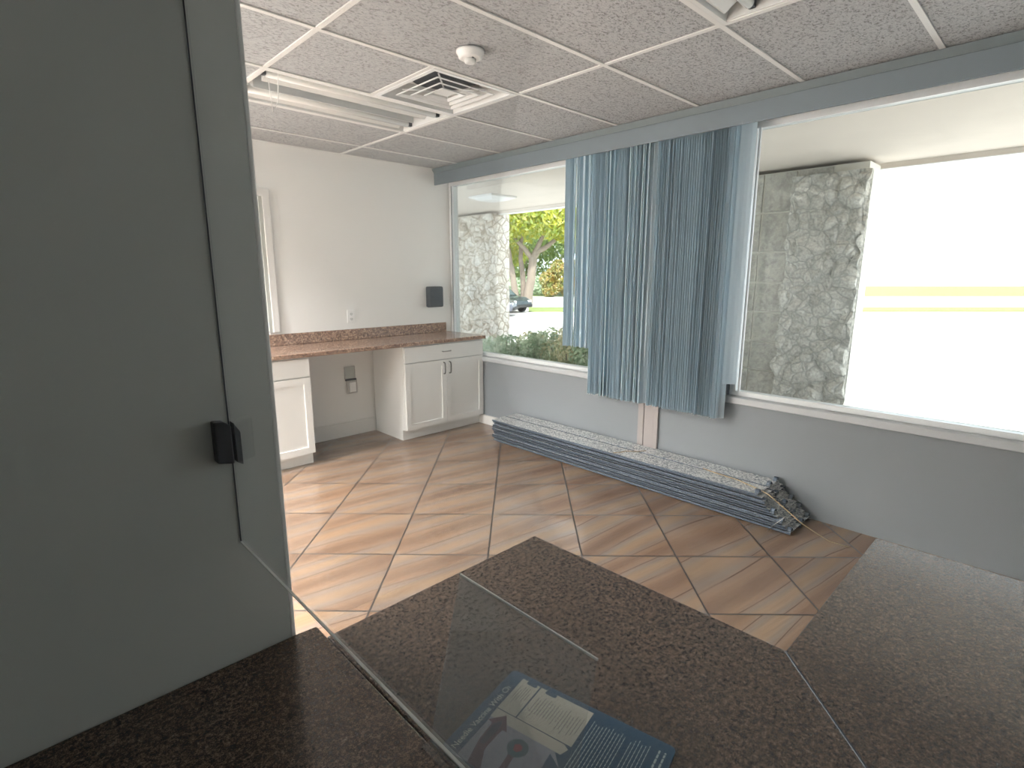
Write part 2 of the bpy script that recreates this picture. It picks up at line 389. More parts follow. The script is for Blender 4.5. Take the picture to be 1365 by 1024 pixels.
# fixtures ---------------------------------------------------------------
def troffer(name, i, j, label, lit=False, group=None):
    x0, x1 = gx[i]+.012, gx[i+1]-.012; y0, y1 = gy[j]+.012, gy[j]+.61-.012
    t = empty(name, ((x0+x1)/2, (y0+y1)/2, ZC), label, 'ceiling light', group)
    b = B(); d = .105
    prof = [(y0, .0), (y0+.02, .0), (y0+.03, .06), (y0+.04, d), (y1-.04, d), (y1-.03, .06), (y1-.02, .0), (y1, .0)]
    outer = [(y1, d+.012), (y0, d+.012)]
    prism(b, [(a, ZC+z) for a, z in prof] + [(a, ZC+z) for a, z in outer], x0, x1, 'x')
    fin('housing', b, M['fixwhite'], t)
    for xe, s in ((x0, 1), (x1, -1)):
        b = B(); prism(b, [(y0+.01, ZC+.004), (y1-.01, ZC+.004), (y1-.03, ZC+.03), (y1-.04, ZC+d), (y0+.04, ZC+d), (y0+.03, ZC+.03)], xe, xe+s*.01, 'x')
        fin('end_plate', b, M['fixwhite'], t)
    ym = (y0+y1)/2
    b = B(); box(b, x0+.012, x1-.012, ym-.06, ym+.06, ZC+.085, ZC+d-.001); fin('slot_shade', b, M['cavity_shade'], t)  # dark strip painted as the shaded open slot between the reflectors
    for yt in (y0+.130, y1-.130):
        b = B(); tube(b, [(x0+.045, yt, ZC+.024), (x1-.045, yt, ZC+.024)], .019, 14)
        tb = fin('lamp_tube', b, M['fill_tube'] if lit else M['tubew'], t)
        for xe, s in ((x0+.012, 1), (x1-.012, -1)):
            b = B(); box(b, min(xe, xe+s*.035), max(xe, xe+s*.035), yt-.014, yt+.014, ZC+.012, ZC+.06)
            fin('lamp_holder', b, M['dark'] if not lit else M['fixwhite'], t, bevel=.004)
        b = B()      # reflector shoulder above each tube
        prism(b, [(yt-.098, ZC+.012), (yt-.09, ZC+.012), (yt-.03, ZC+.050), (yt+.03, ZC+.050), (yt+.09, ZC+.012), (yt+.098, ZC+.012), (yt+.098, ZC+d-.002), (yt-.098, ZC+d-.002)], x0+.06, x1-.06, 'x')
        fin('reflector', b, M['fixwhite'], t)
    if lit:
        ld = bpy.data.lights.new('fill_light', 'AREA'); ld.shape = 'RECTANGLE'; ld.size = x1-x0-.1; ld.size_y = .45  # area light of the added fill lamps
        ld.energy = FILL_W*({9: 2.75, 7: .5, 5: .04}[j]); ld.color = (1, .985, .965); ld.spread = radians(140)
        lo = bpy.data.objects.new('fill_light', ld); link(lo, t); lo.location = (0, 0, -.004)
    return t
m, t_, b_ = new_mat('fill_lamp_tube'); b_.inputs['Emission Color'].default_value = (1, .95, .85, 1); b_.inputs['Emission Strength'].default_value = 6; M['fill_tube'] = m  # glowing tubes of the added fill lamps
tr1 = troffer('ceiling_light', 2, 8, 'open white ceiling light with unlit tubes beside the square air vent', group='recessed tube lights in the ceiling')
tr2 = troffer('ceiling_light', 2, 4, 'unlit ceiling light cut by the top edge of the picture above the window', group='recessed tube lights in the ceiling')
for k, (i, j) in enumerate(fill_lamps):
    troffer('ceiling_light', i, j, 'unseen added fill light over the hidden left part of the room, %s' % ['nearest the back wall', 'in the middle', 'nearest the partition'][k], True, 'added fill lights beyond the partition')  # added fill lamps, not ceiling lights of the room
# pull wire of the far fixture
b = B(); yw = 3.10; tube(b, [(1.27, 3.09, ZC+.07), (1.272, 3.10, ZC), (1.275, 3.13, ZC-.12), (1.27, 3.20, ZC-.165), (1.265, 3.21, ZC-.02), (1.262, 3.21, ZC+.09)], .003, 6)
fin('loose_wire', b, M['plate'], tr1)

# square diffuser ----------------------------------------------------------
vx, vy, vh = 2.10, 2.745, .293
vt = empty('air_vent', (vx, vy, ZC), 'square white air vent of nested rings showing a dark round opening', 'air vent')
def sqring(bm, r0, z0, r1, z1, th=.004, sx=0, sy=0):
    """sloped square ring from half-size r0 at z0 to r1 at z1"""
    for k in range(4):
        a = k*pi/2
        def P(r, s, z): 
            x, y = r, s*r
            return Vector((vx+sx + x*cos(a) - y*sin(a), vy+sy + x*sin(a) + y*cos(a), z))
        q = [P(r0, -1, z0), P(r0, 1, z0), P(r1, 1, z1), P(r1, -1, z1)]
        q2 = [v + Vector((0, 0, th)) for v in q]
        A = [bm.verts.new(v) for v in q]; C = [bm.verts.new(v) for v in q2]
        bm.faces.new(A); bm.faces.new(C[::-1])
        for i in range(4): bm.faces.new([A[i], A[(i+1) % 4], C[(i+1) % 4], C[i]][::-1])
b = B(); sqring(b, .293, ZC-.003, .268, ZC-.003); fin('outer_frame', b, M['alu'], vt)
b = B(); sqring(b, .270, ZC, .245, ZC+.10, .003); box(b, vx-.246, vx+.246, vy-.246, vy+.246, ZC+.101, ZC+.104)
fin('vent_cone', b, M['fixwhite'], vt)
b = B(); lathe(b, [(.20, .085), (.20, .1005), (.05, .1008)], vx-.0, vy, ZC, 40)
fin('duct_shade_disc', b, M['cavity_shade'], vt, smooth=True)  # flat dark disc painted as the unlit depth of the opening
for (r0, r1, zz) in ((.205, .165, -.002), (.145, .105, -.004), (.088, .05, -.006)):
    b = B(); sqring(b, r0, ZC+zz, r0-.009, ZC+zz); sqring(b, r0-.009, ZC+zz, r0-.022, ZC+zz+.010, .002); fin('louver_ring', b, M['alu'], vt)
b = B(); box(b, vx-.052, vx+.052, vy-.052, vy+.052, ZC+.010, ZC+.014); fin('centre_plate', b, M['alu'], vt)
for k in range(4):
    a = k*pi/2 + pi/4
    b = B(); tube(b, [(vx+.05*cos(a), vy+.05*sin(a), ZC+.02), (vx+.25*cos(a), vy+.25*sin(a), ZC+.03)], .005, 6)
    fin('louver_strut', b, M['fixwhite'], vt)
for (dx, dy) in ((-.17, -.13), (.21, -.02)):
    b = B(); box(b, vx+dx-.03, vx+dx+.03, vy+dy-.012, vy+dy+.012, ZC+.06, ZC+.10); fin('clip', b, M['chrome'], vt, bevel=.004)

sm = empty('smoke_detector', (1.804, 2.158, ZC), 'round white smoke detector on the ceiling tile', 'smoke detector')
b = B(); lathe(b, [(.066, 0), (.066, -.010), (.060, -.014), (.056, -.030), (.045, -.036)], 1.804, 2.158, ZC); fin('detector_base', b, M['plate'], sm)
b = B(); lathe(b, [(.028, -.036), (.026, -.052), (.016, -.056)], 1.804, 2.158, ZC); fin('sensor_chamber', b, M['fixwhite'], sm)
b = B(); box(b, 1.79, 1.80, 2.125, 2.130, ZC-.040, ZC-.034); fin('indicator', b, M['dark'], sm)

# ------------------------------------------------------------------ window wall
def window(n, y0, y1):
    z0, z1 = .70, 2.43
    b = B(); f = .035
    box(b, XW+.03, XW+.10, y0, y1, z0, z0+.03); box(b, XW+.03, XW+.10, y0, y1, z1-f, z1)
    box(b, XW+.03, XW+.10, y0, y0+f, z0+.03, z1-f); box(b, XW+.03, XW+.10, y1-f, y1, z0+.03, z1-f)
    fr = S('window_%d' % n, b, M['alu'], bevel=.004)
    fin('pane', box(B(), XW+.062, XW+.068, y0+f, y1-f, z0+.03, z1-f), M['winglass'], fr)
    b = B(); box(b, XW+.028, XW+.032, y0+f, y0+f+.006, z0+.03, z1-f); box(b, XW+.028, XW+.032, y1-f-.006, y1-f, z0+.03, z1-f)
    fin('gasket', b, M['dark'], fr)
    return fr
window(1, 2.22, 4.655); window(2, -1.0, 1.575)
S('trim_2', box(B(), XW-.03, XW+.10, -1.0, 4.66, .655, .70), M['sill'], bevel=.006)          # sill
b = B(); box(b, XW+.022, XW+.045, 1.505, 1.518, .73, 2.395); box(b, XW+.022, XW+.05, 1.532, 1.545, .73, 2.395); S('trim_7', b, M['alu'], bevel=.003)
S('trim_3', box(B(), XW+.02, XW+.13, 1.575, 2.22, .70, 2.43), M['wall_shaded'])                     # solid pier behind the blinds
b = B(); box(b, XW-.02, XW, 2.205, 2.255, 0, .655); box(b, XW-.012, XW, 2.12, 2.205, 0, .655); box(b, XW-.022, XW, 2.08, 2.12, 0, .655)
M['post'] = flat('pinkish_post', (.36, .325, .315), .5)
S('trim_4', b, M['post'], bevel=.003)
b = B(); prism(b, [(3.40, 2.385), (3.412, 2.385), (3.412, 2.487), (XW, 2.487), (XW, 2.50), (3.40, 2.50)], YS, YB, 'y')
S('valance', b, M['valance'], bevel=.004)
S('trim_5', prism(B(), [(3.375, ZC), (3.40, 2.50), (XW, 2.50), (XW, ZC)], YS, YB, 'y'), M['valance2'])
b = B(); box(b, XW-.016, XW, 3.40, 4.66, .0, .09); box(b, XW-.022, XW, 3.40, 4.66, .085, .095)
S('baseboard_right', b, M['trim'], bevel=.003)
b = B(); box(b, 1.20, 2.61, YB-.016, YB, 0, .125); box(b, 1.20, 2.61, YB-.011, YB, .12, .143)
S('baseboard_back', b, M['trim'], bevel=.003)
b = B()
for (x0, x1, z0, z1, d) in ((1.02, 1.70, 1.04, 2.12, .004),): box(b, x0, x1, YB-d, YB, z0, z1)
fr = S('window_3', b, M['trim'])
b = B(); prism(b, [(1.70, 1.03), (1.757, 1.03), (1.757, 2.18), (1.02, 2.18), (1.02, 2.12), (1.70, 2.12)], YB-.022, YB, 'y'); fin('casing', b, M['trim'], fr, bevel=.004)
b = B(); box(b, 1.672, 1.70, YB-.012, YB-.004, 1.03, 2.12); fin('casing_bead', b, M['jamb'], fr)

# ------------------------------------------------------------------ vertical blinds
XS = 3.452
slat_cache = {}
def slat_mesh(zb, wd=.089):
    k = round(zb, 3)
    if k not in slat_cache:
        b = B(); n = 5; th = .0007
        f = []; g = []
        for i in range(n):
            s = (i/(n-1)-.5); x = s*wd; y = .011*(1-4*s*s)
            f.append((x, y)); g.append((x, y+th))
        prism(b, f + g[::-1], zb, 2.411, 'z')
        # small top carrier hole shape: a notch tab
        me = bpy.data.meshes.new('slat'); bmesh.ops.recalc_face_normals(b, faces=b.faces); b.to_mesh(me); b.free(); me.materials.append(M['slat'])
        slat_cache[k] = me
    return slat_cache[k]
def blind(name, yA, yB, label):
    t = empty(name, (XS, (yA+yB)/2, 2.385), label, 'vertical blind', 'vertical blinds at the window')
    b = B(); box(b, XS-.02, XS+.02, yA, yB, 2.412, 2.45); fin('headrail', b, M['alu'], t)
    return t
def put_slat(t, y, ang, zb, dx=0):
    o = bpy.data.objects.new('slat', slat_mesh(zb)); link(o, t)
    o.location = (XS+dx-t.location.x, y-t.location.y, -t.location.z); o.rotation_euler = (0, 0, radians(ang))
rnd = random.Random(3)
bl1 = blind('vertical_blind', 2.14, 2.95, 'blue-grey vertical blind with a few shorter slats at its left, nearer the counter')
y = 2.925; k = 0
short = 9
while y > 2.20:
    if k < short:
        a = [-12, 8, 34, 52, -5, 46, 12, 56, 5][k]; put_slat(bl1, y, a, .925 if k < 9 else .56); y -= .029
    elif y > 2.42:
        put_slat(bl1, y, rnd.choice([-6, 4, 22, 44, 10, 34]), .558 + rnd.uniform(-.004, .004)); y -= .019
    else:
        put_slat(bl1, y, rnd.uniform(-14, -4) if rnd.random() < .8 else 25, .556 + rnd.uniform(-.004, .004)); y -= .0155
    k += 1
put_slat(bl1, 2.170, -44, .556)
bl2 = blind('vertical_blind', 1.44, 2.12, 'blue-grey vertical blind tightly stacked with one short slat at its right, nearer the picture edge')
y = 2.115; k = 0
while y > 1.565:
    put_slat(bl2, y, -6 + 6*sin(k*.33) + rnd.uniform(-7, 7), .556 + rnd.uniform(-.004, .004), rnd.uniform(-.004, .004)); y -= .0175; k += 1
put_slat(bl2, 1.583, -48, .556, -.012)
put_slat(bl2, 1.515, -47, .80, -.022)
b = B(); tube(b, [(3.395, 2.135, 2.37), (3.395, 2.135, 1.45)], .003, 6); tube(b, [(3.395, 2.135, 1.45), (3.395, 2.135, .85)], .006, 8); fin('control_wand', b, M['slat'], bl2)

# ------------------------------------------------------------------ back counter with cabinets
CY = 4.06
ct = empty('countertop', (2.3, 4.35, .915), 'long speckled pink-brown granite worktop across the back wall', 'countertop')
b = B(); box(b, .98, XW-.004, CY, YB-.001, .882, .915); fin('slab', b, M['granite2'], ct, bevel=.004)
b = B(); box(b, .98, 3.497, YB-.021, YB-.001, .9155, 1.012); fin('backsplash', b, M['granite2'], ct, bevel=.003)
def shaker(bm, x0, x1, z0, z1, y, rail=.052):
    """recessed-panel door front standing at y (front), 20 mm thick"""
    box(bm, x0, x0+rail, y, y+.02, z0, z1); box(bm, x1-rail, x1, y, y+.02, z0, z1)
    box(bm, x0+rail, x1-rail, y, y+.02, z0, z0+rail); box(bm, x0+rail, x1-rail, y, y+.02, z1-rail, z1)
    box(bm, x0+rail, x1-rail, y+.010, y+.018, z0+rail, z1-rail)
def pull_v(x, y, z0, z1, parent):
    b = B(); tube(b, [(x, y, z0), (x, y-.022, z0+.004), (x, y-.027, z0+.02), (x, y-.027, z1-.02), (x, y-.022, z1-.004), (x, y, z1)], .0055, 8)
    fin('handle', b, M['bronze'], parent)
def cabinet(x0, x1, label, doors, handle):
    t = empty('base_cabinet', ((x0+x1)/2, 4.38, 0), label, 'cabinet', 'white base cabinets under the granite worktop')
    yf = 4.09
    b = B(); box(b, x0, x1, yf+.021, YB-.025, .10, .881); box(b, x0, x0+.018, 4.16, YB-.025, 0, .10); box(b, x1-.018, x1, 4.16, YB-.025, 0, .10)
    fin('carcass', b, M['cab'], t)
    b = B(); box(b, x0+.0185, x1-.0185, 4.162, 4.178, 0, .0995); fin('toe_kick', b, M['cab'], t)
    b = B(); box(b, x0+.006, x1-.006, yf, yf+.02, .728, .868)
    dr = fin('drawer', b, M['cab'], t, bevel=.002)
    xm = (x0+x1)/2
    if handle:
        b = B(); tube(b, [(xm-.045, yf, .80), (xm-.042, yf-.022, .80), (xm-.03, yf-.027, .80), (xm+.03, yf-.027, .80), (xm+.042, yf-.022, .80), (xm+.045, yf, .80)], .0055, 8); fin('handle', b, M['chrome'], dr)
    for i in range(doors):
        a = x0+.006 + i*(x1-x0-.012)/doors + (.0015 if i else 0); c = x0+.006 + (i+1)*(x1-x0-.012)/doors - (.0015 if i < doors-1 else 0)
        b = B(); shaker(b, a, c, .105, .718, yf)
        d = fin('door', b, M['cab'], t)
        if handle: pull_v((c-.032) if i == 0 else (a+.032), yf, .585, .695, d)
    return t
cabinet(2.608, XW-.012, 'white two-door cabinet with one drawer under the right end of the worktop', 2, True)
cabinet(1.19, 1.752, 'white cabinet with one panelled door under the left end of the worktop', 1, False)

o = empty('wall_outlet', (2.413, YB, 1.13), 'white double wall outlet just above the pink worktop', 'outlet')
b = B(); box(b, 2.377, 2.449, YB-.012, YB-.0005, 1.068, 1.188); fin('cover_plate', b, M['plate'], o, bevel=.003)
for zz in (1.152, 1.104):
    b = B(); lathe(b, [(.017, 0), (.017, .004)], 0, 0, 0, 20)
    for v in b.verts: v.co = Vector((2.413+v.co.x, YB-.012-v.co.z, zz+v.co.y*.85))
    s_ = fin('socket', b, M['fixwhite'], o)
    b = B(); box(b, 2.405, 2.408, YB-.0168, YB-.016, zz-.004, zz+.006); box(b, 2.418, 2.421, YB-.0168, YB-.016, zz-.004, zz+.006); box(b, 2.4105, 2.4155, YB-.0168, YB-.016, zz-.012, zz-.008)
    fin('slots', b, M['dark'], s_)
o = empty('covered_outlet', (2.365, YB, .53), 'grey outlet with its flap cover raised, low on the wall under the worktop', 'outlet')
b = B(); box(b, 2.312, 2.418, YB-.010, YB-.0005, .545, .667); fin('raised_flap', b, M['jamb'], o, bevel=.008)
b = B()
for (a, c, d, e) in ((2.312, 2.418, .659, .667), (2.312, 2.418, .545, .552), (2.312, 2.318, .552, .659), (2.412, 2.418, .552, .659)): box(b, a, c, YB-.016, YB-.010, d, e)
fin('flap_rim', b, M['chrome'], o)
b = B(); box(b, 2.325, 2.428, YB-.03, YB-.0005, .408, .535); fin('outlet_box', b, M['chrome'], o, bevel=.008)
b = B(); box(b, 2.345, 2.41, YB-.036, YB-.03, .425, .515); fin('socket_face', b, M['plate'], o, bevel=.004)
b = B(); box(b, 2.318, 2.424, YB-.022, YB-.0005, .533, .549); fin('hinge', b, M['dark'], o)
o = empty('key_lockbox', (3.345, YB, 1.28), 'black metal lockbox mounted on the back wall beside the window', 'lockbox')
b = B(); box(b, 3.255, 3.437, YB-.062, YB-.0005, 1.178, 1.388); fin('case', b, M['lockbox'], o, bevel=.014, seg=3)
b = B(); box(b, 3.264, 3.430, YB-.069, YB-.062, 1.186, 1.380); fin('lid', b, M['lockbox'], o, bevel=.003)
b = B(); lathe(b, [(.009, 0), (.008, .006)], 0, 0, 0, 16)
for v in b.verts: v.co = Vector((3.29+v.co.x, YB-.069-v.co.z, 1.288+v.co.y))
fin('keyhole', b, M['dark'], o)

# ------------------------------------------------------------------ stack of storm panels
PL = 2.43
M['steel_shade'] = flat('shade_dark_steel', (.075, .10, .135), .5, metal=.2)  # dark copy of the panel steel with shade put into its colour
def panel_mesh(name):
    b = B(); th = .0011
    P = []
    def arc(cx, cz, r, a0, a1, n=4):
        for i in range(n+1):
            a = radians(a0 + (a1-a0)*i/n); P.append((cx + r*cos(a), cz + r*sin(a)))
    # flat tops with down-turned lips and two soft grooves
    P.append((.0, -.0105)); arc(.004, -.004, .004, 180, 90)
    arc(.160, -.008, .008, 90, 10); P.append((.172, -.026)); P.append((.178, -.026)); arc(.190, -.008, .008, 170, 90)
    arc(.325, -.008, .008, 90, 10); P.append((.341, -.022)); P.append((.347, -.022))
    off = [(x, z-th*1.2) for x, z in P]
    prism(b, P + off[::-1], 0, PL, 'y')
    me = bpy.data.meshes.new(name); bmesh.ops.recalc_face_normals(b, faces=b.faces); b.to_mesh(me); b.free(); me.materials.append(M['galv']); me.materials.append(M['steel_shade'])
    for p in me.polygons:                      # lips and middle groove coloured dark to carry their shade
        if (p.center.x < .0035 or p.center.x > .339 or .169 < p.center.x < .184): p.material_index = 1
    return me
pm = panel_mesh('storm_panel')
NP = 13; dz = .0150
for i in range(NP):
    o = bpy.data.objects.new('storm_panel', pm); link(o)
    top = i == NP-1
    z = .026 + i*dz
    sx = rnd.uniform(-.0018, .0018)
    endy = .985 + .19*(i/(NP-1)) + rnd.uniform(-.012, .012)
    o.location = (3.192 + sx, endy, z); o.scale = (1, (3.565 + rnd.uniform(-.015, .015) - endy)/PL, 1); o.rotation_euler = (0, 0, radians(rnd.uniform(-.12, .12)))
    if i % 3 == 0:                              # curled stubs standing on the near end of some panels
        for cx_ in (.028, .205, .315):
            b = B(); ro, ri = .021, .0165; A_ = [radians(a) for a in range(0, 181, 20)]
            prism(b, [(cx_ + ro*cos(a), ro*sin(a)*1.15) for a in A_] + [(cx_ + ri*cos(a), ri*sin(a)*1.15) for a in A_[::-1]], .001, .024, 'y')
            fin('end_hook', b, M['steel_shade'], o, loc=(0, 0, 0))
    if top: tag(o, 'topmost speckled galvanised storm panel of the low stack under the window', 'storm panel', 'galvanised storm panels stacked on the floor')
    elif i == 0: tag(o, 'lowest galvanised storm panel of the stack, lying on the tiled floor', 'storm panel', 'galvanised storm panels stacked on the floor')
    else: tag(o, 'galvanised storm panel nested between the topmost and the lowest of the stack under the window', 'storm panel', 'galvanised storm panels stacked on the floor')
ZT = .026 + (NP-1)*dz
b = B(); tube(b, [(3.37, 1.62, ZT+.003), (3.345, 1.50, ZT+.003), (3.33, 1.36, ZT+.003), (3.27, 1.22, ZT+.006), (3.225, 1.13, ZT+.005), (3.20, 1.02, ZT-.045), (3.20, .93, ZT-.10), (3.24, .86, ZT-.15), (3.28, .80, .012), (3.30, .70, .004)], .0028, 6)
tag(fin('twine', b, flat('tan_twine', (.45, .33, .18), .8)), 'tan cord running over the near end of the storm panel stack', 'cord')
b = B(); tube(b, [(3.20, 2.25, ZT-.03), (3.205, 2.24, ZT+.003), (3.25, 2.21, ZT+.003), (3.30, 2.20, ZT+.003), (3.36, 2.13, ZT+.003), (3.42, 2.10, ZT+.003)], .0025, 6)
tag(fin('twine', b, bpy.data.materials['tan_twine']), 'short tan cord lying across the middle of the storm panel stack', 'cord')
b = B(); tube(b, [(3.186, 1.10, .004), (3.178, 1.06, .06), (3.195, 1.01, .12), (3.24, .99, .165), (3.29, .985, .17)], .002, 6)
tag(fin('wire', b, M['chrome']), 'thin grey wire looped around the near end of the panel stack', 'wire')

# ------------------------------------------------------------------ reception counters
CX, CZ = .418, .76
t = empty('reception_counter', (.74, .3, 0), 'large brown granite L-shaped reception counter in the foreground', 'counter')
b = B(); prism(b, [(CX, -.33), (1.064, .312), (1.054, 1.0), (CX, .992)], CZ-.032, CZ, 'z'); fin('slab', b, M['granite'], t, bevel=.003)
b = B(); prism(b, [(CX+.002, -.333), (1.75, -.333), (1.75, .310), (1.066, .310)], CZ-.032, CZ, 'z'); fin('return_slab', b, M['granite'], t, bevel=.003)
b = B(); prism(b, [(CX+.0, -.331), (CX+.002, -.333), (1.066, .310), (1.064, .312)], CZ-.03, CZ-.0015, 'z'); fin('seam', b, M['dark'], t)
b = B(); box(b, .46, .48, -.30, .96, 0, CZ-.033); box(b, .48, 1.02, .94, .96, 0, CZ-.033); box(b, 1.69, 1.71, -.30, .28, 0, CZ-.033); box(b, .50, 1.69, -.30, -.28, 0, CZ-.033)
fin('support_panels', b, M['cab'], t)
t = empty('service_ledge', (-.1, .5, 0), 'dark brown granite ledge at the lower left beside the partition', 'counter')
b = B(); prism(b, [(-1.0, -.33), (CX-.0006, -.33), (CX-.0006, 1.04), (.376, 1.044), (-1.0, 1.044)], CZ-.032, CZ, 'z'); fin('slab', b, M['granite'], t, bevel=.003)
b = B(); box(b, -.95, .36, 1.0, 1.02, 0, CZ-.033); box(b, .34, .36, -.30, 1.0, 0, CZ-.033); fin('support_panels', b, M['cab'], t)

# glass screen with clamp
g = empty('glass_screen', (.288, .2, 1.0), 'clear upright glass screen fixed to the grey partition above the ledge', 'glass screen')
b = B(); box(b, .2867, .2903, -1.0, PY-.002, 1.003, 2.3); fin('pane', b, M['screenglass'], g)
b = B(); box(b, .2867, .2903, -1.0, PY-.002, 1.001, 1.003); fin('bottom_edge_glint', b, M['edge_glint'], g)
b = B(); box(b, .2875, .2895, PY-.002, PY-.0005, 1.0, 2.3); fin('seal', b, M['dark'], g)
for nm, zz, (xa, xb) in (('clamp', 0, (.2906, .3005)), ('clamp_back', .004, (.258, .2864))):
    b = B(); prism(b, [(xa, 1.166+zz), (xb, 1.160+zz), (xb, 1.222+zz), (xb-.008, 1.236+zz), (xa, 1.240+zz)] if nm == 'clamp' else [(xa, 1.166+zz), (xb, 1.160+zz), (xb, 1.232+zz), (xb-.012, 1.240+zz), (xa, 1.242+zz)], 1.022, PY-.0008, 'y')
    fin(nm, b, M['blackp'], g, bevel=.003)
# acrylic sign holder, leaning back
h = empty('acrylic_sign_holder', (.419, .49, CZ), 'clear leaning acrylic sign holder standing on the counter over the leaflet', 'sign holder')
Mx = Matrix.Translation((.421, 0, CZ+.0005)) @ Matrix.Rotation(math.atan2(.068, .27), 4, 'Y')
b = B(); box(b, 0, .0028, .355, .628, .0, .2755, M=Mx); fin('sheet', b, M['acrylic'], h)
b = B(); box(b, -.0001, .0031, .3548, .6282, .2755, .278, M=Mx); fin('top_edge_glint', b, M['edge_glint'], h)
b = B(); box(b, .405, .4235, .355, .628, CZ+.0003, CZ+.0022); fin('foot', b, M['acrylic'], h)

# leaflet --------------------------------------------------------------------
A = Vector((.627, .644)); v_ = Vector((-.204, .979)); u_ = Vector((.979, .204))
LZ = CZ+.004
ML = Matrix(((u_.x, v_.x, 0, A.x), (u_.y, v_.y, 0, A.y), (0, 0, 1, LZ), (0, 0, 0, 1)))
lf = empty('leaflet', (A.x, A.y, CZ), 'navy leaflet with white boxes lying on the granite counter behind the acrylic holder', 'leaflet')
M['navy'] = flat('navy_print', (.018, .08, .155), .3); M['navy2'] = flat('dark_navy_print', (.03, .035, .08), .3)
M['paper'] = flat('paper_white', (.60, .58, .50), .4); M['lilac'] = flat('lilac_print', (.33, .34, .42), .4)
M['maroon'] = flat('maroon_print', (.12, .05, .08), .4); M['red'] = flat('red_print', (.35, .04, .07), .4); M['teal'] = flat('teal_print', (.03, .12, .14), .4)
M['txt'] = flat('grey_text_print', (.20, .20, .20), .5); M['txtw'] = flat('pale_text_print', (.45, .55, .58), .5); M['txtb'] = flat('white_title_print', (.72, .74, .70), .5)
def poly(name, pts, lay, mat, th=.0002):
    b = B(); prism(b, pts, .0008 + lay*.0002, .0008+th + lay*.0002, 'z', M=ML); return fin(name, b, mat, lf)
def rrect(x0, x1, y0, y1, r, n=4):
    P = []
    for cx, cy, a0 in ((x1-r, y1-r, 0), (x0+r, y1-r, 90), (x0+r, y0+r, 180), (x1-r, y0+r, 270)):
        for i in range(n+1): a = radians(a0+90*i/n); P.append((cx+r*cos(a), cy+r*sin(a)))
    return P
b = B(); prism(b, rrect(-.205, .002, -.309, .003, .009), -.0035, .0008, 'z', M=ML); fin('sheet', b, M['navy'], lf)
poly('picture_area', [(-.205, -.028), (-.110, -.028), (-.110, -.150), (-.135, -.172), (-.205, -.172)], 1, M['lilac'])
poly('white_strip', [(-.1125, -.026), (-.0925, -.026), (-.0925, -.158), (-.098, -.168), (-.1125, -.162)], 2, M['paper'])
poly('white_box', [(-.0905, -.0255), (-.009, -.0255), (-.009, -.0625), (-.0905, -.0625)], 2, M['paper'])
poly('white_box', [(-.0905, -.0655), (-.009, -.0655), (-.009, -.1695), (-.0905, -.1695)], 2, M['paper'])
poly('pill_mark', rrect(-.0165, -.009, -.058, -.037, .0035), 3, M['navy'])
poly('pill_mark', rrect(-.0175, -.009, -.099, -.077, .0035), 3, M['navy'])
poly('swoosh', [(-.205, -.172), (-.135, -.172), (-.120, -.148), (-.150, -.150), (-.205, -.142)], 3, M['navy'])
poly('arrow', [(-.0972, -.0493), (-.121, -.028), (-.123, -.038), (-.160, -.0395), (-.205, -.050), (-.205, -.075), (-.170, -.058), (-.126, -.060), (-.1255, -.0691)], 4, M['maroon'])
poly('arrow_core', [(-.110, -.0495), (-.124, -.040), (-.165, -.043), (-.165, -.052), (-.124, -.055)], 5, M['navy2'])
c0 = (-.1405, -.1005)
poly('badge', [(c0[0]+.0175*cos(2*pi*i/24), c0[1]+.0175*sin(2*pi*i/24)) for i in range(24)], 4, M['teal'])
poly('badge_figure', [(c0[0]+.008*cos(a), c0[1]+.008*sin(a)) for a in (0.2, 1.2, 2.6, 3.5, 4.6, 5.6)], 5, M['red'])
poly('badge_stem', [(-.156, -.104), (-.156, -.094), (-.205, -.098), (-.205, -.110)], 3, M['maroon'])
rt = random.Random(5)
b = B()
def textbars(bm, u0, u1, v0, v1, n, w=.0011, gap=.75):
    """rows of short dashes: printed lines too small to read"""
    for k in range(n):
        vv = v0 + (v1-v0)*(k+.5)/n; e = u1 - rt.uniform(0, .012); a = u0 + rt.uniform(0, .02)
        while a < e:
            L = rt.uniform(.004, .010); prism(bm, [(a, vv-w/2), (min(a+L, e), vv-w/2), (min(a+L, e), vv+w/2), (a, vv+w/2)], .0016, .0018, 'z', M=ML); a += L + .0018
textbars(b, -.070, -.022, -.031, -.058, 6); textbars(b, -.082, -.026, -.072, -.165, 17)
textbars(b, -.150, -.125, -.044, -.052, 2)
fin('small_print', b, M['txt'], lf)
b = B(); textbars(b, -.195, -.020, -.176, -.236, 11, .0013); textbars(b, -.195, -.016, -.242, -.276, 6, .0013); textbars(b, -.17, -.015, -.284, -.302, 2, .003)
fin('pale_print', b, M['txtw'], lf)
tc = bpy.data.curves.new('title', 'FONT'); tc.body = 'Needle Vaccine With Ch'; tc.size = .0155; tc.extrude = .0001; tc.align_x = 'LEFT'
to = bpy.data.objects.new('title_lettering', tc); col.objects.link(to); bpy.context.view_layer.update()
me = bpy.data.meshes.new_from_object(to.evaluated_get(bpy.context.evaluated_depsgraph_get())); bpy.data.objects.remove(to)
me.materials.clear(); me.materials.append(M['txtb'])
to = bpy.data.objects.new('title_lettering', me); link(to, lf)
to.matrix_local = Matrix.Translation((0, 0, LZ+.0012-CZ)) @ Matrix.Rotation(atan2(u_.y, u_.x), 4, 'Z') @ Matrix.Translation((-.197, -.0195, 0))

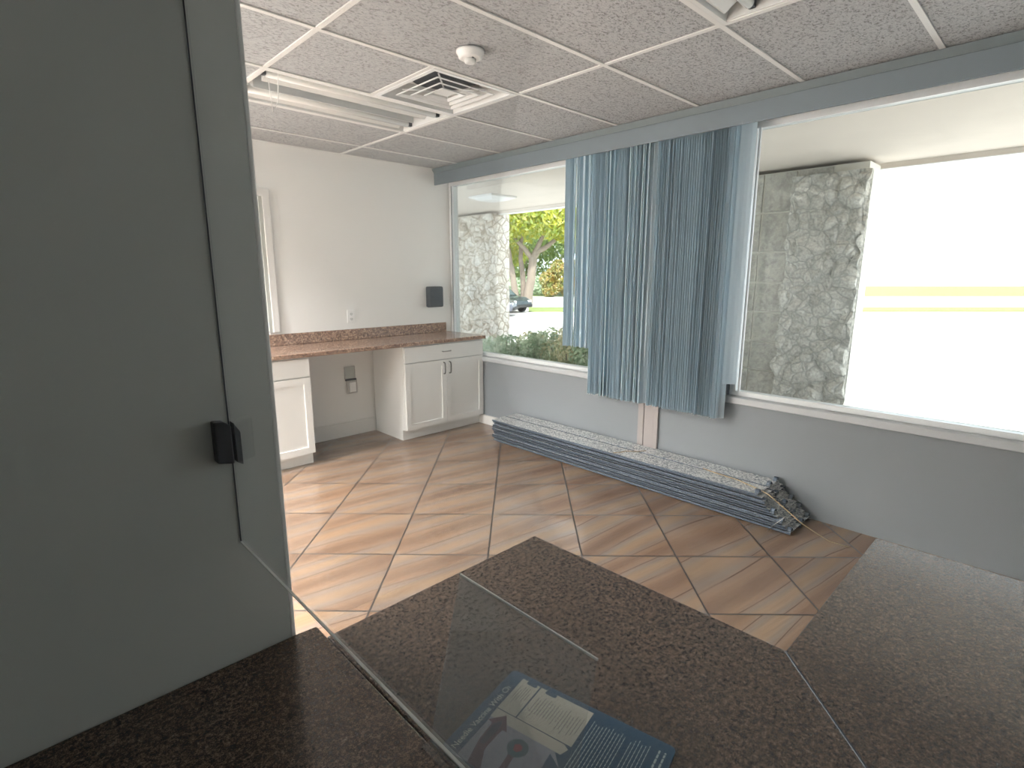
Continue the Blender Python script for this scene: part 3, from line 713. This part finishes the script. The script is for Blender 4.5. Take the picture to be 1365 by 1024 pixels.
# ------------------------------------------------------------------ outside
GZ = -.70
S('ground', box(B(), XW+.15, 140, -60, 140, GZ-.2, GZ), M['asphalt'])
S('soffit', box(B(), XW+.15, 6.1, -2.5, 12, 2.50, 2.56), M['stucco'])
b = B(); box(b, 6.06, 6.16, -2.5, 12, 2.455, 2.85); box(b, XW, 6.06, -2.5, 12, 2.80, 2.85)
S('fascia', b, M['stucco'])
S('trim_6', box(B(), 6.05, 6.17, -2.5, 12, 2.448, 2.456), M['trim'])
b = B(); box(b, XW+.152, 5.0, 2.2, 9, GZ, GZ+.25); S('planter_bed', b, M['soil'])
# soffit light
o = empty('soffit_light', (4.90, 5.45, 2.50), 'square white light on the rough ceiling outside the window', 'outdoor light')
b = B()
q = .22
Mq = Matrix.Translation((4.90, 5.45, 2.497)) @ Matrix.Rotation(radians(0), 4, 'Z')
vs = [b_.co for b_ in []]
box(b, -q, q, -q, q, -.02, .002, M=Mq); fin('base_plate', b, M['trim'], o)
b = B(); lo = [b.verts.new(Mq @ Vector(p)) for p in ((-q+.01, -q+.01, -.02), (q-.01, -q+.01, -.02), (q-.01, q-.01, -.02), (-q+.01, q-.01, -.02))]
hi = [b.verts.new(Mq @ Vector(p)) for p in ((-.12, -.12, -.055), (.12, -.12, -.055), (.12, .12, -.055), (-.12, .12, -.055))]
b.faces.new(hi[::-1]); b.faces.new(lo)
for i in range(4): b.faces.new([lo[i], lo[(i+1) % 4], hi[(i+1) % 4], hi[i]])
fin('lens', b, M['plate'], o, bevel=.005)

# stone pier (left) : lumpy surface
def rough_slab(bm, x0, x1, y0, y1, z0, z1, ny, nz, amp, seed, edge=.03):
    """a slab whose -X face is pushed in and out like hand-laid stone"""
    from mathutils import noise as mn
    def hgt(y, z):
        p = Vector((seed, y*4.2, z*4.2)); d = mn.voronoi(p, distance_metric='DISTANCE')[0]
        return min(1, (d[1]-d[0])*2.2)*amp + mn.noise(p*4)*amp*.25
    grid = [[bm.verts.new((x0 - hgt(y0+(y1-y0)*i/ny, z0+(z1-z0)*j/nz), y0+(y1-y0)*i/ny + (edge*mn.noise(Vector((seed+9, i*.9, (z0+(z1-z0)*j/nz)*7))) if i in (0, ny) else 0), z0+(z1-z0)*j/nz)) for j in range(nz+1)] for i in range(ny+1)]
    for i in range(ny):
        for j in range(nz): bm.faces.new([grid[i][j], grid[i][j+1], grid[i+1][j+1], grid[i+1][j]])
    back = [[bm.verts.new((x1, g.co.y, g.co.z)) for g in (grid[i][0], grid[i][nz])] for i in range(ny+1)]
    for i in range(ny):
        bm.faces.new([back[i][0], back[i+1][0], back[i+1][1], back[i][1]])
        bm.faces.new([grid[i][0], grid[i+1][0], back[i+1][0], back[i][0]]); bm.faces.new([grid[i][nz], back[i][1], back[i+1][1], grid[i+1][nz]])
    for i, s in ((0, 1), (ny, -1)):
        col_ = [grid[i][j] for j in range(nz+1)] + [back[i][1], back[i][0]]
        bm.faces.new(col_ if s > 0 else col_[::-1])
o = S('wall_stone_pier', (lambda bb: (rough_slab(bb, 5.95, 6.30, 6.60, 9.2, GZ, 2.46, 110, 130, .07, 1.3), bb)[1])(B()), M['stone'])
# scored stone block wall (right), each course a row of blocks on a mortar core
b = B(); box(b, 5.66, 6.0, 1.42, 2.66, GZ, 2.47); S('wall_mortar_core', b, M['mortar'])
b = B(); rr = random.Random(11)
zs = [.545+.295*k for k in range(-4, 5)]; zs[-1] = 2.47
zc_ = [GZ, -.34, -.045, .25, .545, .84, 1.135, 1.43, 1.725, 2.10, 2.47]
for j in range(len(zc_)-1):
    y = 2.66; k = 0
    while y > 1.75:
        L = .36 if k == 0 else .305
        box(b, 5.64, 5.67, y-L+.010, y-.010 if k else y, zc_[j]+.010, zc_[j+1]-.010); y -= L; k += 1
S('wall_blocks', b, M['block'], bevel=.004)
o = S('wall_rough_stone', (lambda bb: (rough_slab(bb, 5.60, 5.655, 1.40, 2.02, GZ, 2.40, 40, 130, .06, 4.1, .05), bb)[1])(B()), M['stoner'])

# leaves ---------------------------------------------------------------------
def leaves(bm, centres, n, size, rg, flat_=.5):
    for _ in range(n):
        c, r = rg.choice(centres)
        while True:
            p = Vector((rg.uniform(-1, 1), rg.uniform(-1, 1), rg.uniform(-1, 1)))
            if .25 < p.length <= 1: break
        p = p.normalized() * (p.length ** .5)
        P = Vector(c) + Vector((p.x*r[0], p.y*r[1], p.z*r[2]))
        nrm = (p.normalized() + Vector((rg.uniform(-1, 1), rg.uniform(-1, 1), rg.uniform(-.3, 1.2)))).normalized()
        a = nrm.cross(Vector((rg.uniform(-1, 1), rg.uniform(-1, 1), rg.uniform(-1, 1)))).normalized(); c2 = nrm.cross(a)
        s = size * rg.uniform(.6, 1.3)
        m_ = a*s*.02
        vs = [bm.verts.new(P - a*s), bm.verts.new(P + c2*s*.42 + nrm*s*.12), bm.verts.new(P + a*s), bm.verts.new(P - c2*s*.42 + nrm*s*.12)]
        bm.faces.new(vs)
def shrub(x, y, h, r, mat, label, seed, n=1700, sz=.030):
    rg = random.Random(seed)
    t = empty('shrub', (x, y, GZ+.25), label, 'shrub', 'shrubs planted outside the window')
    b = B(); z0 = GZ+.25
    tips = []
    for k in range(7):
        a = rg.uniform(0, 6.28); rr_ = r*rg.uniform(.2, .75)
        tip = (x+rr_*cos(a), y+rr_*sin(a), z0+(h-z0)*rg.uniform(.75, .95)); tips.append(tip)
        tube(b, [(x+.02*cos(a), y+.02*sin(a), z0), (x+rr_*.5*cos(a), y+rr_*.5*sin(a), z0+(h-z0)*.45), tip], [.014, .009, .004], 5)
    fin('stems', b, M['bark'], t)
    b = B(); cs = [((x, y, (h+z0)/2), (r, r, (h-z0)/2))] + [((tx, ty, tz-.08), (.13, .13, .15)) for tx, ty, tz in tips]*1
    leaves(b, cs, n, sz, rg)
    fin('foliage', b, mat, t)
def hz(px_y): return px_y
L_h = [ (4.15, 4.35, .70, .32, 'leaf_hedge', 'dark glossy shrub outside the window nearest the stone pier'),
        (4.20, 3.92, .84, .34, 'leaf_hedge', 'dark green shrub outside, second from the stone pier'),
        (4.15, 3.50, .90, .34, 'leaf_hedge2', 'bronze-tipped green shrub outside, left of the hanging blind'),
        (4.10, 3.08, .86, .34, 'leaf_hedge', 'dark shrub outside showing under the short blind slats'),
        (4.20, 2.70, .80, .34, 'leaf_hedge', 'green shrub outside hidden mostly behind the blinds'),
        (4.65, 5.15, .62, .38, 'leaf_hedge', 'low green shrub at the foot of the cream stone pier'),
        (4.75, 4.45, .72, .38, 'leaf_hedge2', 'bronze-green shrub in the second row near the stone pier'),
        (4.75, 3.85, .84, .38, 'leaf_hedge2', 'bronze-green shrub in the second row left of the blinds')]
for i, (x, y, h_, r, mt, lab) in enumerate(L_h): shrub(x, y, h_+.15, r, M[mt], lab, 20+i)

# lawn, road, far verge
D = Vector((sin(YAW), cos(YAW), 0)); R_ = Vector((cos(YAW), -sin(YAW), 0))
def wp(px, dist, z=GZ):
    """a point on the ground: sideways angle of picture column px, distance along the view"""
    return D*dist + R_*((px-682.5)/735.0*dist) + Vector((0, 0, z))
def strip(name, d0, d1, mat, z, p0=-600, p1=1700, kind='structure'):
    b = B(); q = [wp(p0, d0), wp(p1, d0), wp(p1, d1), wp(p0, d1)]
    prism(b, [(p.x, p.y) for p in q], GZ, z, 'z'); o = fin(name, b, mat); o['kind'] = kind; return o
strip('lawn_near', 33.5, 37.5, M['grass'], GZ+.06, 705)
strip('road', 37.5, 58, M['road'], GZ+.03)
strip('lawn_far', 58, 110, M['grass'], GZ+.06)

# tree with several trunks
def tree(base, label, crown, limbs, mat, seed, n, sz, name='tree', group='trees across the car park'):
    rg = random.Random(seed)
    t = empty(name, base, label, 'tree', group)
    b = B()
    for pts, r0, r1 in limbs:
        P = [Vector(p) for p in pts]; m_ = len(P)
        # smooth
        Q = []
        for i in range(m_-1):
            for k in range(4): Q.append(P[i].lerp(P[i+1], k/4) + Vector((rg.uniform(-.04, .04), rg.uniform(-.04, .04), 0))*(r0*2))
        Q.append(P[-1]); rs = [r0+(r1-r0)*i/(len(Q)-1) for i in range(len(Q))]
        tube(b, Q, [r_*.58 for r_ in rs], 9)
    fin('trunk', b, M['bark'], t)
    b = B(); leaves(b, crown, n, sz, rg); fin('crown', b, mat, t)
    return t
def pz(px, py, dist):
    """point at distance dist (along the level view) seen at picture px, py"""
    p = wp(px, dist, 0); z = 1.5 - (py-367)/735.0*dist*1.0
    return Vector((p.x, p.y, z))
d = 38.5
limbs = [
 ([pz(703, 415, d), pz(706, 380, d), pz(711, 345, d), pz(714, 335, d)], .62, .42),
 ([pz(714, 337, d), pz(727, 331, d), pz(742, 319, d), pz(752, 305, d-.5)], .36, .16),
 ([pz(713, 338, d), pz(720, 322, d), pz(728, 300, d)], .36, .16),
 ([pz(709, 345, d), pz(700, 333, d), pz(688, 322, d-.3), pz(678, 300, d)], .34, .15),
 ([pz(698, 415, d+.5), pz(698, 380, d+.5), pz(694, 345, d+.5), pz(696, 310, d+.5)], .42, .2),
 ([pz(690, 415, d), pz(686, 380, d), pz(680, 350, d), pz(676, 320, d), pz(670, 295, d)], .48, .16),
 ([pz(676, 405, d+1), pz(671, 385, d+1), pz(667, 368, d+1), pz(655, 335, d+1)], .36, .18)]
crown = [(tuple(pz(px, py, d+dd)), (r, r, r*.7)) for px, py, dd, r in
 [(665, 300, -1.5, 1.7), (680, 292, -1, 2.0), (700, 285, -1.5, 2.2), (720, 284, -1, 2.3), (738, 290, -1.5, 2.0), (752, 285, -1, 2.0), (770, 292, 0, 2.4), (757, 308, -1, 1.3),
  (668, 315, 0, 1.4), (645, 300, 0, 2.5), (690, 262, 0, 3.2), (720, 250, 0, 3.5), (760, 258, 0, 3.5), (650, 265, 0, 3.0), (690, 305, 1.5, 1.8), (735, 300, 1.8, 1.8), (800, 290, 0, 3), (668, 345, 1.6, 1.2), (680, 338, 1.8, 1.4)]]
tree(tuple(wp(698, d)), 'large pale multi-trunked tree with bright yellow-green leaves behind the parked cars', crown, limbs, M['leaf_tree'], 5, 15000, .17)
# backdrop trees
for i, (px, dd, py0, w_, mt, lab) in enumerate([
   (652, 66, 300, 5.0, 'leaf_green', 'dense green tree in the far row, nearest the stone pier'),
   (702, 72, 285, 5.5, 'leaf_green', 'dense green tree in the far row behind the big trunks'),
   (748, 65, 305, 5.0, 'leaf_green', 'bushy green tree in the far row right of the big trunk, above the yellow bushes'),
   (805, 72, 290, 6, 'leaf_green', 'green tree in the far row, mostly hidden by the hanging blinds')]):
    cs = []; rg = random.Random(i+50)
    for k in range(9):
        p = pz(px+rg.uniform(-22, 22), rg.uniform(py0, 385), dd+rg.uniform(-2, 2)); cs.append((tuple(p), (w_*.5, w_*.5, w_*.42)))
    base = wp(px, dd)
    tree(tuple(base), lab, cs, [([base, base+Vector((0, 0, 4)), base+Vector((.5, 0, 8))], .4, .15)], M[mt], 70+i, 6000, .30)
for i, (px, dd, hh, lab) in enumerate([(738, 56, 4.4, 'yellow-orange croton bush at the far roadside, nearer the big tree'), (762, 57, 4.2, 'yellow-orange croton bush at the far roadside, nearer the blinds')]):
    base = wp(px, dd); cs = [((base.x+dx, base.y+dy, GZ+1.7+dz_), (.75, .75, .8)) for dx, dy, dz_ in ((0, 0, -.6), (.5, -.4, -.2), (-.5, .5, .1), (.1, 0, .7), (.3, -.3, 1.3), (-.3, .3, -.9))]
    tree(tuple(base), lab, cs, [([base, base+Vector((0, 0, 2))], .12, .06)], M['leaf_gold'], 90+i, 2500, .20, 'croton_bush', 'yellow bushes across the road')
for i, (px, dd, lab) in enumerate([(700, 60, 'low dark hedge bush across the road behind the big trunks'), (733, 60, 'low dark hedge bush across the road at the middle'), (765, 60, 'low dark hedge bush across the road beside the blinds')]):
    base = wp(px, dd); cs = [((base.x+a*R_.x, base.y+a*R_.y, GZ+1.0), (1.2, 1.2, 1.1)) for a in (-1.4, 0, 1.4)]
    tree(tuple(base), lab, cs, [([base, base+Vector((0, 0, 1))], .1, .05)], M['leaf_hedge'], 120+i, 2200, .18, 'hedge_bush', 'hedge across the road')

# cars -------------------------------------------------------------------------
M['carglass'] = flat('car_glass', (.10, .13, .14), .08); M['tyre'] = flat('tyre_rubber', (.02, .02, .022), .8); M['wheel'] = flat('alloy_wheel', (.55, .56, .58), .3, metal=.6)
M['lampred'] = flat('tail_lamp_red', (.55, .05, .05), .2); M['lampw'] = flat('head_lamp', (.85, .87, .9), .1)
def car(loc, rz, paint, label):
    t = empty('car', loc, label, 'car', 'cars in the car park', rz)
    def part(name, b, m_, par=None, **k):
        o = fin(name, b, m_, par or t, loc=(0, 0, 0), **k); return o
    # body: side outline (x forward, z up) lofted over the width with tumblehome
    low = [(-2.15, .32), (-2.22, .55), (-2.20, .92), (-2.0, 1.00), (.95, 1.00), (1.75, .90), (2.15, .72), (2.22, .50), (2.15, .30)]
    b = B(); n = len(low); secs = []
    for yy, sx, dzz in ((-.90, .96, -.02), (-.84, 1, .0), (.84, 1, .0), (.90, .96, -.02)):
        secs.append([b.verts.new((x*sx, yy, z + (dzz if z > .6 else 0))) for x, z in low])
    for s in range(3):
        for i in range(n): b.faces.new([secs[s][i], secs[s][(i+1) % n], secs[s+1][(i+1) % n], secs[s+1][i]])
    b.faces.new(secs[0]); b.faces.new(secs[-1][::-1])
    body = part('body', b, paint, bevel=.05, seg=3)
    up = [(-2.08, .99), (-1.80, 1.52), (-1.4, 1.62), (-.1, 1.62), (.35, 1.52), (1.05, .99)]
    b = B(); secs = []
    for yy in (-.82, .82):
        secs.append([b.verts.new((x, yy*(1 - .16*(z-.99)/.63), z)) for x, z in up])
    for i in range(5): b.faces.new([secs[0][i], secs[0][i+1], secs[1][i+1], secs[1][i]])
    b.faces.new(secs[0]); b.faces.new(secs[1][::-1])
    part('cabin', b, paint, bevel=.05, seg=3)
    def sidewin(y):
        k = 1 if y > 0 else -1
        b = B()
        for q in ([(-1.80, 1.06), (-1.62, 1.46), (-1.12, 1.54), (-1.05, 1.06)], [(-1.0, 1.06), (-1.06, 1.54), (-.30, 1.54), (-.22, 1.06)], [(-.16, 1.06), (-.23, 1.54), (.25, 1.46), (.80, 1.06)]):
            vv = [b.verts.new((x, k*(.826*(1-.16*(z-.99)/.63)), z)) for x, z in q]; b.faces.new(vv)
            vv2 = [b.verts.new((x, k*(.80*(1-.16*(z-.99)/.63)), z)) for x, z in q]; b.faces.new(vv2[::-1])
            for i in range(4): b.faces.new([vv[i], vv[(i+1) % 4], vv2[(i+1) % 4], vv2[i]])
        part('side_windows', b, M['carglass'])
    sidewin(1); sidewin(-1)
    b = B(); box(b, -.62, .62, -.01, .012, 0, .46, M=Matrix.Translation((-2.06, 0, 1.05)) @ Matrix.Rotation(radians(90), 4, 'Z') @ Matrix.Rotation(radians(-28), 4, 'X')); part('rear_window', b, M['carglass'])
    b = B(); prism(b, [(-.70, .02), (.70, .02), (.60, .74), (-.60, .74)], -.012, .015, 'z', M=Matrix.Translation((1.02, 0, 1.02)) @ Matrix.Rotation(radians(90), 4, 'Z') @ Matrix.Rotation(radians(37), 4, 'X')); part('windscreen', b, M['carglass'])
    for sx in (-1.35, 1.40):
        for sy in (-.82, .82):
            b = B(); tube(b, [(sx, sy-.11, .34), (sx, sy-.10, .34), (sx, sy+.10, .34), (sx, sy+.11, .34)], [.29, .34, .34, .29], 24); wh = part('wheel', b, M['tyre'])
            b = B(); s = 1 if sy > 0 else -1
            tube(b, [(sx, sy+s*.105, .34), (sx, sy+s*.125, .34)], [.21, .19], 20); fin('rim', b, M['wheel'], wh, loc=(0, 0, 0))
    for sy in (-.68, .68):
        b = B(); box(b, -2.23, -2.12, sy-.12, sy+.12, .72, .96); part('tail_lamp', b, M['lampred'], bevel=.02)
        b = B(); box(b, 2.02, 2.19, sy-.15, sy+.15, .62, .74); part('head_lamp', b, M['lampw'], bevel=.02)
    b = B(); box(b, -2.30, -2.15, -.82, .82, .34, .52); part('rear_bumper', b, M['tyre'], bevel=.03)
    b = B(); box(b, 2.13, 2.28, -.82, .82, .32, .50); part('front_bumper', b, M['tyre'], bevel=.03)
    b = B(); box(b, -2.25, -2.21, -.18, .18, .66, .78); part('number_plate', b, M['plate'])
    for sy in (-.93, .93):
        b = B(); box(b, .55, .70, sy-.09, sy+.09, .98, 1.10); part('mirror', b, paint, bevel=.02)
    return t
c1 = wp(634, 30.5); c2 = wp(661, 34.0)
car(tuple(c1), -YAW + radians(-8), flat('silver_car_paint', (.15, .16, .19), .2, metal=.5), 'silver-grey car parked half behind the cream stone pier')
car(tuple(c2), -YAW + radians(-42), flat('black_car_paint', (.035, .05, .055), .15, metal=.2), 'black hatchback parked beside the silver car under the big tree')
# the slab between road and room is done; a far fill of woodland keeps the horizon closed
